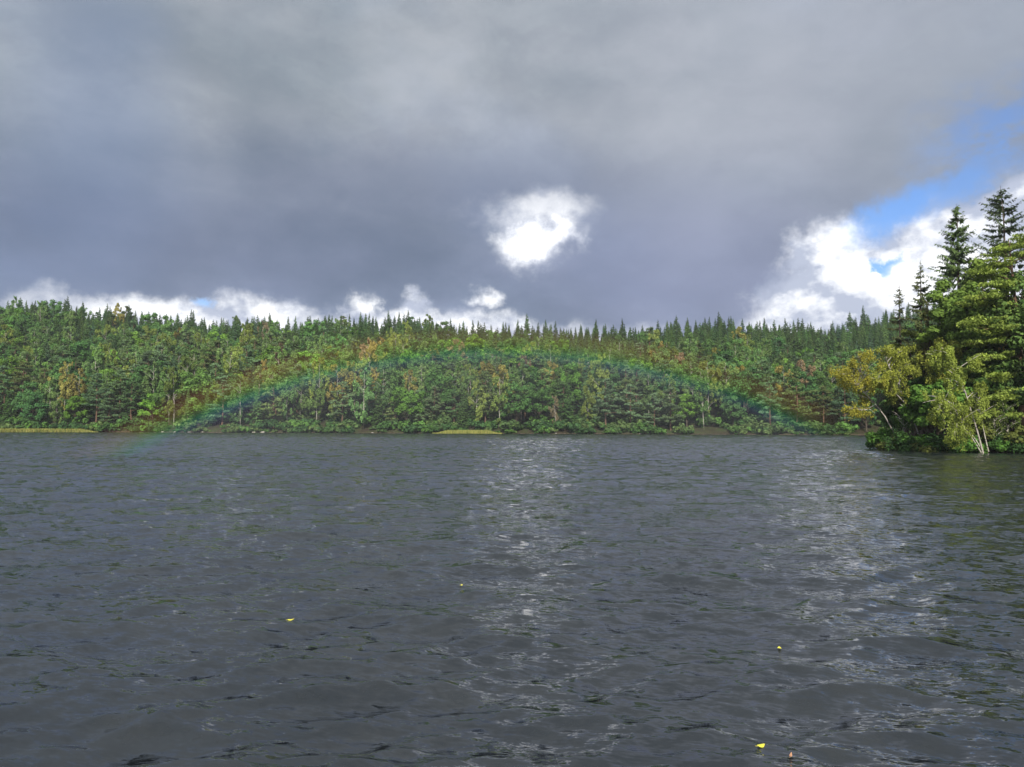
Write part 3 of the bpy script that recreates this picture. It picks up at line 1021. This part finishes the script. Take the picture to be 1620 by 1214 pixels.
def reeds(name, x0, x1, n, h, label):
    r = np.random.default_rng(int(n))
    X = r.uniform(x0, x1, n); Y = shore_y(X) - r.uniform(.1, 3.2, n)
    env = np.clip((X - x0) / 4, .25, 1) * np.clip((x1 - X) / 4, .25, 1)
    hh = h * r.uniform(.6, 1.15, n) * env
    wdt = r.uniform(.03, .07, n); a = r.uniform(0, 3.14, n)
    le = r.normal(0, .12, (n, 2)) * hh[:, None]
    b = np.stack([X, Y, np.full(n, -.12)], 1); dx_ = np.stack([np.cos(a) * wdt, np.sin(a) * wdt, np.zeros(n)], 1)
    tp = b + np.stack([le[:, 0], le[:, 1], hh + .12], 1)
    V = np.stack([b - dx_, b + dx_, tp + dx_ * .3, tp - dx_ * .3], 1).reshape(-1, 3)
    o = link(name, mesh(name, V, np.arange(4 * n).reshape(n, 4), [m_reed], var=np.clip(r.normal(1, .3, n), .3, 1.8)))
    tag(o, label, kind='stuff')


reeds('reeds', -146, -110, 9000, .85, 'long strip of yellow green reeds at the far left waterline')
reeds('reeds', -20.5, -2.5, 5200, .9, 'small pale yellow reed bed at the middle of the far shore')

m_rock, t, out = new_mat('pale_granite')
oc = t.node('ShaderNodeTexCoord').outputs['Object']
p = t.node('ShaderNodeBsdfPrincipled')
t.put(p.inputs['Base Color'], t.mix(t.smooth(t.noise(oc, 3, 5, .6), .4, .65), c4(.20, .18, .16), c4(.42, .39, .36)))
p.inputs['Roughness'].default_value = .9
t.l.new(p.outputs[0], out.inputs[0])
import bmesh


def rock_mesh(seed):
    r = np.random.default_rng(seed)
    bm = bmesh.new(); bmesh.ops.create_icosphere(bm, subdivisions=2, radius=1)
    dirs = rand_dir(9, r)
    for v in bm.verts:
        c = np.array(v.co)
        k = min(1.0, min(.75 + .5 * (1 - max(0, c @ e)) + r.uniform(-.02, .02) for e in dirs))
        v.co = Vector(c * k * [1, .8, .6])
    me_ = bpy.data.meshes.new('boulder'); bm.to_mesh(me_); bm.free(); me_.materials.append(m_rock)
    return me_


rocks = [rock_mesh(i) for i in range(4)]
for k, (px, s_, note) in enumerate([(252, .5, 'small pale boulder at the left rainbow foot'), (276, .8, 'pale boulder just right of the rainbow foot'), (300, .45, 'small grey stone by the rainbow foot bushes'),
                                    (322, .5, 'low stone left of the pale double trunk'), (405, .6, 'boulder right of the pale double trunk'), (418, .95, 'largest pale boulder on the far waterline'),
                                    (470, .5, 'low stone between the big boulder and white birches'), (592, .45, 'stone right of the two white birches'), (672, .7, 'boulder at the left end of the small reed bed'),
                                    (866, .7, 'boulder right of the small reed bed'), (880, .45, 'second smaller stone right of the small reed bed'), (1012, .4, 'lone low stone on the right half of the far shore')]):
    X = (px - 810) / F0 * 203
    Y = float(shore_y(X)) + .1
    o = link('boulder', rocks[k % 4], loc=(X, Y, .12)); o.scale = (s_ * 1.1, s_ * .85, s_ * .65); o.rotation_euler = (0, 0, k * 1.7)
    tag(o, note, 'boulder', 'boulders along the far waterline')

# ------------------------------------------------------------------ wooded point on the right: every tree its own build


def near_tree(name, g, bark, leaf, base, label, cat, tint, group=None, rz=0.0):
    tm, cm = tree_meshes(name, g, bark, leaf)
    e = link(name, None, loc=tuple(float(q) for q in base)); e.rotation_euler = (0, 0, rz)
    a = link('trunk', tm, e); b = link('crown', cm, e)
    for q in (a, b): q['tint'] = [float(c) * 1.75 for c in tint] + [1.0]
    tag(e, label, cat, group)
    return e


def foot(px, Y):
    """ground point below a photograph column, at distance Y"""
    X = float(at(px, 690, Y)[0])
    return np.array([X, Y, float(ground(X, Y)) - .05])


def top_h(px, py, Y, b):
    return float(at(px, py, Y)[2] - b[2])


GRP = 'trees on the wooded point at the right'
# tall spruces against the sky
b = foot(1522, 80); near_tree('spruce_tree', g_spruce(top_h(1520, 322, 80, b), 6.2, 17000, .32, 11, base=.3, sparse=.30, droop=.34, w_=.26, expo=.85), M_BARK, M_NEEDLE, b,
                              'tallest full spruce on the right point, pointed crown against white cloud', 'spruce', (.064, .098, .036), GRP)
b = foot(1594, 78); near_tree('spruce_tree', g_spruce(top_h(1592, 294, 78, b), 6.6, 10500, .33, 12, base=.4, sparse=.55, droop=.10, w_=.24, expo=.72), M_BARK, M_NEEDLE, b,
                              'sparse dark spruce with gaps between boughs, highest tip at the right edge', 'spruce', (.044, .062, .032), GRP)
b = foot(1460, 82); near_tree('spruce_tree', g_spruce(top_h(1460, 412, 82, b), 3.0, 6000, .28, 13, base=.3, sparse=.5, droop=.3, w_=.26, expo=.8), M_BARK, M_NEEDLE, b,
                              'thin ragged spruce between the tallest spruce and the golden birch', 'spruce', (.062, .076, .030), GRP)
b = foot(1434, 84); near_tree('spruce_tree', g_spruce(top_h(1433, 447, 84, b), 2.6, 3300, .26, 14, base=.3, sparse=.55, droop=.42, w_=.26, expo=.8), M_BARK, M_NEEDLE, b,
                              'small half bare spruce tip left of the thin ragged spruce', 'spruce', (.052, .062, .028), GRP)
b = foot(1476, 74); near_tree('spruce_tree', g_spruce(top_h(1478, 470, 74, b), 2.5, 9000, .26, 15, base=.12, sparse=.22, droop=.35, w_=.28), M_BARK, M_NEEDLE, b,
                              'olive brown spruce behind the golden birches, trunk partly showing', 'spruce', (.085, .082, .026), GRP)
b = foot(1640, 74); near_tree('spruce_tree', g_spruce(19, 3.4, 10000, .34, 16, base=.15, sparse=.15), M_BARK, M_NEEDLE, b,
                              'dark spruce cut off by the right edge behind the pine', 'spruce', (.036, .058, .026), GRP)
# broadleaf masses
for px, Y, py, rm, n, seed, tint, label, hh in (
        (1520, 71, 448, 2.9, 26000, 31, (.070, .112, .024), 'large dark green broadleaf tree left of the layered pine', None),
        (1566, 74, 408, 2.7, 20000, 32, (.088, .128, .028), 'tall leafy tree between the spruce tips and the pine', None),
        (1450, 76, 512, 2.5, 15000, 33, (.080, .100, .024), 'olive green leafy tree behind the left golden birch', None),
        (1486, 66.0, 590, 2.4, 13000, 34, (.062, .125, .026), 'low bright green tree between the two birch clusters', None),
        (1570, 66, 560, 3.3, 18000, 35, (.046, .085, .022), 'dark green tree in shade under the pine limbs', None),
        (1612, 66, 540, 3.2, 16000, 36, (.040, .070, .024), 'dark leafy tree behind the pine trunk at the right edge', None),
        (1665, 62, 400, 4.4, 14000, 37, (.060, .100, .028), 'leafy tree just outside the right edge', None)):
    b = foot(px, Y)
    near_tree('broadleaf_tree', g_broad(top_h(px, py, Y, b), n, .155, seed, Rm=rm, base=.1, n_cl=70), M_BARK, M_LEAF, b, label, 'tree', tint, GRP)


# the layered pine at the right edge
def layered_pine():
    r = np.random.default_rng(77)
    Y = 61.5 + 2.5
    b = foot(1617, Y)
    T, C = Geo(), Geo()
    H = top_h(1600, 372, Y, b)
    tp = np.array([(0, 0, -.3), (.05, .0, 2.5), (-.05, .1, 5), (.05, .1, 8), (-.1, .1, 11), (-.35, 0, 14), (-.6, 0, H - .4)])
    T.add(*tube(tp, [.27, .24, .22, .19, .15, .1, .04], 9))
    limbs = [  # (height px, reach px left(-)/right(+), tip height px, depth offset)
        (655, -62, 655, -1.0), (640, 55, 650, .5), (622, -74, 648, .6), (612, -40, 628, -1.6), (600, 60, 596, -.5), (590, -58, 600, -.8), (575, -84, 588, .2), (560, -66, 566, -1.4),
        (548, 70, 540, .4), (535, -92, 545, .5), (520, -60, 522, -1.2), (505, -95, 512, -.3), (500, 70, 480, 0), (488, -70, 484, 1.0), (470, -84, 470, -.6), (455, -50, 446, -1.2),
        (450, 60, 430, 0), (440, -66, 430, .6), (425, -48, 412, -.2), (412, 40, 396, .4), (408, -36, 392, 0), (398, -18, 378, .3), (395, 22, 376, -.2)]
    zs = tp[:, 2]
    cl = []
    for py, dx_, pty, dy_ in limbs:
        z0 = top_h(1617, py, Y, b)
        x0 = np.array([np.interp(z0, zs, tp[:, 0]), np.interp(z0, zs, tp[:, 1]), z0])
        tip = at(1617 + dx_, pty, Y + dy_) - b
        ln = np.linalg.norm(tip - x0)
        P = limb(T, x0 - [0, 0, .2], tip, .04 + .012 * ln, .015, r, .05, 6, 5, -.03)
        for k in range(int(4 + ln * 4.2)):
            f = r.uniform(.22, 1.04)
            q = x0 + (tip - x0) * f + r.normal(size=3) * [.35, .9, .14]
            cl.append((q, r.uniform(.35, .72)))
            if k % 3 == 0: limb(T, x0 + (tip - x0) * max(.1, f - .25), q, .02, .008, r, .1, 3, 3)
    tot = sum(c[1] ** 2 for c in cl); N_ = 34000
    for q, rad in cl:
        n = int(N_ * rad ** 2 / tot)
        d = rand_dir(n, r); P = d * (r.random(n) ** .5)[:, None] * [rad * 1.1, rad * 1.1, rad * .32]
        s_ = .13 * r.uniform(.6, 1.3, n)
        C.add(*cards(P + q, rand_dir(n, r) + [0, 0, .8], rand_dir(n, r) + [0, 0, .4] + d * .7, s_, s_ * .42, r, .22))
    near_tree('pine_tree', (T, C), M_PINE, M_NEEDLE, b, 'big pine with flat layered boughs and reddish trunk at the right edge', 'pine', (.125, .165, .036), GRP)


layered_pine()


# leaning birches over the water
def lean_birch(px_pts, Y0, Y1, H, n, seed, Rm, tint, label, base, extra=(), size=.07, drop=1.0):
    b = foot(px_pts[0][0], Y0); b = at(px_pts[0][0], px_pts[0][1], Y0); b[2] = min(b[2], float(ground(b[0], Y0)) - .05)
    m = len(px_pts)
    tr = [np.zeros(3)] + [at(px, py, Y0 + (Y1 - Y0) * (k + 1) / (m - 1)) - b for k, (px, py) in enumerate(px_pts[1:])]
    T, C = g_birch(H, n, size, seed, Rm=Rm, base=base, trunk=tr, drop=drop)
    r = np.random.default_rng(seed + 5)
    for pts, nn, rm, bs in extra:
        tr2 = [at(px, py, Y) - b for px, py, Y in pts]
        T2, C2 = g_birch(H * .6, nn, size, seed + 9 + len(pts), Rm=rm, base=bs, trunk=tr2, drop=drop)
        V, Q, A = T2.arrays(); T.add(V, Q, A)
        V, Q, A = C2.arrays(); C.add(V, Q, A)
    return near_tree('birch_tree', (T, C), M_BIRCH, M_LEAF, b, label, 'birch', tint, GRP)


lean_birch([(1424, 694), (1398, 655), (1376, 630), (1361, 616), (1360, 596), (1357, 562)], 70, 67.5, 9.0, 6800, 51, 1.75, (.178, .172, .030),
           'golden birch leaning farthest left over the water', .30,
           extra=[([(1376, 630, 68.5), (1358, 610, 68), (1340, 592, 67.6)], 2600, 1.1, .3), ([(1385, 640, 69), (1368, 650, 68.4), (1350, 648, 68)], 1800, .9, .35)])
lean_birch([(1458, 690), (1444, 660), (1430, 632), (1418, 610), (1408, 585), (1396, 552)], 69, 67.5, 11.0, 8200, 52, 1.9, (.150, .168, .032),
           'forked white stemmed golden birch right of the leaning one', .38,
           extra=[([(1432, 638, 68), (1416, 622, 67.8), (1398, 606, 67.5), (1384, 600, 67.4)], 3000, 1.1, .3), ([(1422, 617, 68), (1424, 590, 68.2), (1420, 556, 68.4)], 3200, 1.2, .3)])
lean_birch([(1559, 717), (1546, 682), (1536, 650), (1524, 610), (1508, 575), (1492, 552)], 61.9, 60.5, 13.0, 12000, 53, 1.6, (.132, .165, .034),
           'white stemmed birch leaning left from the bank with yellow green leaves', .42,
           extra=[([(1552, 716, 61.9), (1536, 690, 61.5), (1522, 668, 61.2), (1506, 640, 61)], 4200, 1.3, .45), ([(1556, 717, 61.9), (1545, 698, 61.8), (1530, 678, 61.7), (1520, 650, 61.6)], 800, .8, .5),
                  ([(1564, 715, 62.1), (1558, 690, 62.2), (1552, 660, 62.3), (1548, 630, 62.4)], 1500, .9, .5), ([(1508, 640, 61), (1490, 630, 60.8), (1478, 655, 60.6)], 3800, 1.1, .2),
                  ([(1522, 668, 61.2), (1512, 672, 61), (1504, 690, 60.8)], 2600, .9, .2)])
lean_birch([(1600, 712), (1596, 690), (1590, 660), (1585, 620)], 63, 63.2, 6.0, 2000, 54, .9, (.09, .13, .035), 'slender pale sapling between the leaning birch and the right edge', .4)
lean_birch([(1579, 714), (1574, 690), (1572, 655)], 62.6, 62.8, 5.0, 1200, 55, .7, (.09, .12, .035), 'thin sapling just right of the leaning birch stems', .4)
lean_birch([(1431, 690), (1429, 672), (1430, 645)], 71, 71, 5.0, 1800, 56, .9, (.06, .11, .03), 'small sapling behind the foot of the golden birches', .3)
# amber foliage high at the right edge
b = foot(1618, 67)
near_tree('birch_tree', g_birch(top_h(1612, 500, 67, b), 9000, .09, 57, Rm=1.9, base=.55), M_BIRCH, M_LEAF, b, 'amber leaved birch crown beside the pine trunk at the right edge', 'birch', (.18, .14, .03), GRP)
b = foot(1500, 68)
near_tree('birch_tree', g_birch(top_h(1496, 545, 68, b), 6500, .09, 58, Rm=1.6, base=.5), M_BIRCH, M_LEAF, b, 'yellow green birch crown above the low bright green tree', 'birch', (.145, .16, .03), GRP)

# bushes along the waterline of the point
bushes = [(1392, 71.5, 1.3, 1.6), (1404, 70, 1.5, 2.2), (1416, 68.6, 1.5, 1.9), (1430, 67.4, 1.6, 2.6), (1445, 66.4, 1.6, 2.2), (1460, 65.6, 1.7, 3.0), (1476, 64.8, 1.6, 2.4), (1490, 64.2, 1.6, 3.0),
          (1506, 63.7, 1.4, 2.2), (1522, 63.3, 1.5, 2.8), (1540, 64.2, 1.6, 3.2), (1572, 64.0, 1.4, 2.2), (1588, 62.6, 1.2, 1.6), (1602, 62.2, 1.4, 2.0), (1618, 61.8, 1.4, 2.2), (1640, 60.5, 1.6, 2.4)]
btints = [('dark green', (.032, .070, .020)), ('bright green', (.050, .110, .022)), ('olive', (.070, .085, .024)), ('dark green', (.028, .060, .020))]
spots_b = ['at the very tip of the point', 'beside the tip of the point', 'under the leaning golden birch', 'at the foot of the leftmost birch', 'below the forked golden birch', 'right of the forked birch foot',
           'under the low bright green tree', 'beneath the hanging yellow leaves', 'left of the leaning birch stems', 'against the leaning birch stems', 'behind the leaning birch stems',
           'right of the birch stems', 'on the bare bank below the pine', 'at the foot of the pale sapling', 'below the pine trunk', 'outside the right edge']
for k, ((px, Y, rm, h_), wh) in enumerate(zip(bushes, spots_b)):
    b = foot(px, Y)
    nm, tn = btints[k % 4]
    near_tree('bush', g_bush(rm, h_, 2600, .11, 600 + k, n_cl=18), M_BARK, M_LEAF, b, nm + ' bush ' + wh, 'bush', tn, 'bushes on the bank of the point')

# trees standing deeper on the point
lib2 = [tree_meshes('spruce_deep', g_spruce(17, 3.0, 6000, .36, 71, base=.08), M_BARK, M_NEEDLE), tree_meshes('broad_deep', g_broad(13, 12000, .2, 72, Rm=4.0, base=.06, n_cl=60), M_BARK, M_LEAF)]
deep = [(1470, 90, 0, .8), (1500, 86, 1, .85), (1530, 90, 1, 1.0), (1556, 84, 0, .85), (1580, 90, 1, 1.1), (1605, 86, 1, 1.1), (1630, 90, 0, 1.05), (1455, 96, 1, .7), (1540, 100, 0, 1.05), (1590, 102, 0, 1.1), (1445, 104, 1, .72),
        (1660, 80, 1, 1.1), (1700, 70, 1, 1.1), (1740, 64, 1, 1.0), (1780, 66, 0, 1.0), (1502, 112, 0, .95), (1472, 120, 1, .8), (1520, 130, 0, .9), (1600, 125, 1, 1.1), (1560, 72, 1, .55), (1595, 72, 1, .6), (1533, 68.5, 1, .42), (1468, 72, 1, .5), (1425, 78, 1, .42)]
sides_ = {}
for k, (px, Y, which, s_) in enumerate(deep):
    side = 'behind the golden birches' if px < 1475 else ('behind the leaning birch' if px < 1545 else ('behind the layered pine' if px < 1625 else 'past the right edge'))
    sides_.setdefault((which, side), []).append(px)
for k, (px, Y, which, s_) in enumerate(deep):
    b = foot(px, Y)
    e = link(['spruce_tree', 'broadleaf_tree'][which], None, loc=tuple(b)); e.scale = (s_, s_, s_); e.rotation_euler = (0, 0, k * 1.3)
    for nm, me_ in zip(('trunk', 'crown'), lib2[which]):
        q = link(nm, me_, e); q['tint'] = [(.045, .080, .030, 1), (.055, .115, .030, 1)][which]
    side = 'behind the golden birches' if px < 1475 else ('behind the leaning birch' if px < 1545 else ('behind the layered pine' if px < 1625 else 'past the right edge'))
    mates = sorted(sides_[which, side]); q = mates.index(px)
    more = '' if len(mates) == 1 else (', rightmost' if q == len(mates) - 1 else ', ' + ORD[q])
    tag(e, 'shaded %s deep on the wooded point %s%s' % (['spruce', 'leafy tree'][which], side, more), ['spruce', 'tree'][which], 'shaded trees deep on the point')

# ------------------------------------------------------------------ floating leaves
m_yl, t, out = new_mat('yellow_leaf')
p = t.node('ShaderNodeBsdfPrincipled')
t.put(p.inputs['Base Color'], t.mix(t.smooth(t.noise(t.node('ShaderNodeTexCoord').outputs['Object'], 60, 3, .5), .4, .7), c4(.74, .72, .06), c4(.60, .50, .05)))
p.inputs['Roughness'].default_value = .5
t.l.new(p.outputs[0], out.inputs[0])
m_rl, t, out = new_mat('tan_leaf')
p = t.node('ShaderNodeBsdfPrincipled'); p.inputs['Base Color'].default_value = c4(.45, .24, .13); p.inputs['Roughness'].default_value = .6
t.l.new(p.outputs[0], out.inputs[0])


def water_z(X, Y):
    x, y, z = lake(np.array([X]), np.array([Y]), np.array([max(.0085 * math.hypot(X, Y), .01)]))
    return float(z[0])


def floating_leaf(px, py, ln, wd, mat_, rz, label):
    d = ray(px, py); tt_ = CAM_H / -d[2]
    X, Y = float(d[0] * tt_), float(d[1] * tt_)
    n = 14
    top, bot = [], []
    for k in range(n):
        a = 2 * math.pi * k / n
        s_ = 1 - .25 * max(0, math.cos(a)) * abs(math.sin(a)) + (.18 if k == 0 else 0) + .04 * (k % 2)
        x, y = math.cos(a) * ln / 2 * s_, math.sin(a) * wd / 2 * s_
        z = .004 * math.cos(2 * a) + .002
        top.append((x, y, z + .0008)); bot.append((x, y, z - .0008))
    V = [(0, 0, .0008)] + top + [(0, 0, -.0008)] + bot
    F = [(0, 1 + k, 1 + (k + 1) % n) for k in range(n)] + [(n + 1, n + 2 + (k + 1) % n, n + 2 + k) for k in range(n)] + [(1 + k, n + 2 + k, n + 2 + (k + 1) % n, 1 + (k + 1) % n) for k in range(n)]
    # stalk
    sv = len(V)
    V += [(-ln * .48, .001, .001), (-ln * .48, -.001, .001), (-ln * .48, 0, .003), (-ln * .8, .003, .004), (-ln * .8, .002, .004), (-ln * .8, .0025, .005)]
    F += [(sv, sv + 1, sv + 4, sv + 3), (sv + 1, sv + 2, sv + 5, sv + 4), (sv + 2, sv, sv + 3, sv + 5)]
    me_ = bpy.data.meshes.new('leaf'); me_.from_pydata(V, [], F); me_.materials.append(mat_)
    o = link('floating_leaf', me_, loc=(X, Y, water_z(X, Y) + .008)); o.rotation_euler = (R(4), R(-3), rz)
    tag(o, label, 'leaf', 'fallen leaves floating on the lake')


floating_leaf(1204, 1187, .050, .038, m_yl, .3, 'bright yellow leaf floating nearest the camera at lower right')
floating_leaf(1233, 1026, .040, .034, m_yl, 1.3, 'small yellow leaf floating beyond the nearest yellow leaf')
floating_leaf(460, 980, .062, .038, m_yl, .2, 'yellow leaf floating alone on the left half of the lake')
floating_leaf(533 * .9 + 250, 927, .035, .03, m_yl, .9, 'tiny pale yellow leaf floating below the bright glitter')
floating_leaf(1251, 1204, .055, .016, m_rl, 1.1, 'narrow tan leaf floating right of the nearest yellow leaf')

# ------------------------------------------------------------------ rainbow: a thin veil of sunlit drops, 40.5 to 42.5 degrees round the point opposite the sun
D0 = 44.0
axis_v = np.array([-sun_dir.x, -sun_dir.y, -sun_dir.z])
e1 = np.array([1.0, 0, 0]) - axis_v[0] * axis_v; e1 /= np.linalg.norm(e1)
e2 = np.cross(axis_v, e1)
if e2[2] < 0: e2 = -e2
ang_r = np.linspace(33.0, 43.4, 27)
ang_t = np.linspace(R(22), R(152), 141)
VV, UV = [], []
for ar in ang_r:
    for at2 in ang_t:
        d = axis_v * math.cos(R(ar)) + (e1 * math.cos(at2) + e2 * math.sin(at2)) * math.sin(R(ar))
        VV.append(np.array([0, 0, CAM_H]) + d * D0)
        UV.append((ar, at2))
VV = np.array(VV); UV = np.array(UV)
nt, nr_ = len(ang_t), len(ang_r)
keep = []
for i in range(nr_ - 1):
    for j in range(nt - 1):
        q = [i * nt + j, i * nt + j + 1, (i + 1) * nt + j + 1, (i + 1) * nt + j]
        if min(VV[k][2] for k in q) > .12: keep.append(q)
used = np.unique(np.array(keep)); remap = -np.ones(len(VV), int); remap[used] = np.arange(len(used))
rb_me = mesh('rainbow', VV[used], remap[np.array(keep)], [], smooth=True)
a_ = rb_me.attributes.new('bow', 'FLOAT_VECTOR', 'POINT')
a_.data.foreach_set('vector', np.concatenate([UV[used], np.zeros((len(used), 1))], 1).astype(np.float32).ravel())
m_bow, t, out = new_mat('rainbow_droplets')
ba = t.node('ShaderNodeAttribute', attribute_type='GEOMETRY', attribute_name='bow')
br_, bt_, _ = t.sep(ba.outputs['Vector'])
cr = t.node('ShaderNodeValToRGB')
t.put(cr.inputs[0], t.smooth(br_, 38.9, 42.9) if False else t.m('DIVIDE', t.m('SUBTRACT', br_, 39.6), 3.2, clamp=True))
els_ = cr.color_ramp.elements
stops = [(0.0, (.62, .72, .85)), (.14, (.50, .50, .95)), (.28, (.20, .55, .95)), (.42, (.10, .90, .45)), (.55, (.55, .95, .10)), (.66, (1.0, .80, .08)), (.80, (1.0, .50, .08)), (1.0, (1.0, .22, .08))]
els_[0].position, els_[0].color = 0.0, c4(*stops[0][1]); els_[1].position, els_[1].color = 1.0, c4(*stops[-1][1])
for q, c in stops[1:-1]:
    n_ = els_.new(q); n_.color = c4(*c)
band = t.m('MULTIPLY', t.smooth(br_, 39.9, 41.0), t.smooth(br_, 43.2, 42.0))
veil = t.m('MULTIPLY', t.smooth(br_, 33.0, 40.0), t.smooth(br_, 41.4, 40.6))
patch = t.smooth(t.noise(t.node('ShaderNodeNewGeometry').outputs['Position'], .12, 2, .5), .3, .7, .75, 1.15)
side = t.m('ADD', .78, t.m('MULTIPLY', t.smooth(bt_, R(80), R(120)), .45))
ends = t.m('MULTIPLY', t.smooth(bt_, R(52), R(59)), t.smooth(bt_, R(148), R(116)))
alpha = t.m('MULTIPLY', t.m('MULTIPLY', t.m('ADD', t.m('MULTIPLY', band, .031), t.m('MULTIPLY', veil, .020)), t.m('MULTIPLY', patch, side)), ends)
df = t.node('ShaderNodeBsdfDiffuse'); t.put(df.inputs[0], cr.outputs[0])
tp_ = t.node('ShaderNodeBsdfTransparent')
mx = t.node('ShaderNodeMixShader'); t.put(mx.inputs[0], alpha)
t.l.new(tp_.outputs[0], mx.inputs[1]); t.l.new(df.outputs[0], mx.inputs[2]); t.l.new(mx.outputs[0], out.inputs[0])
rb_me.materials.append(m_bow)
rbo = link('rainbow', rb_me)
tag(rbo, 'faint low rainbow arching across the wooded hill above the lake', 'rainbow')
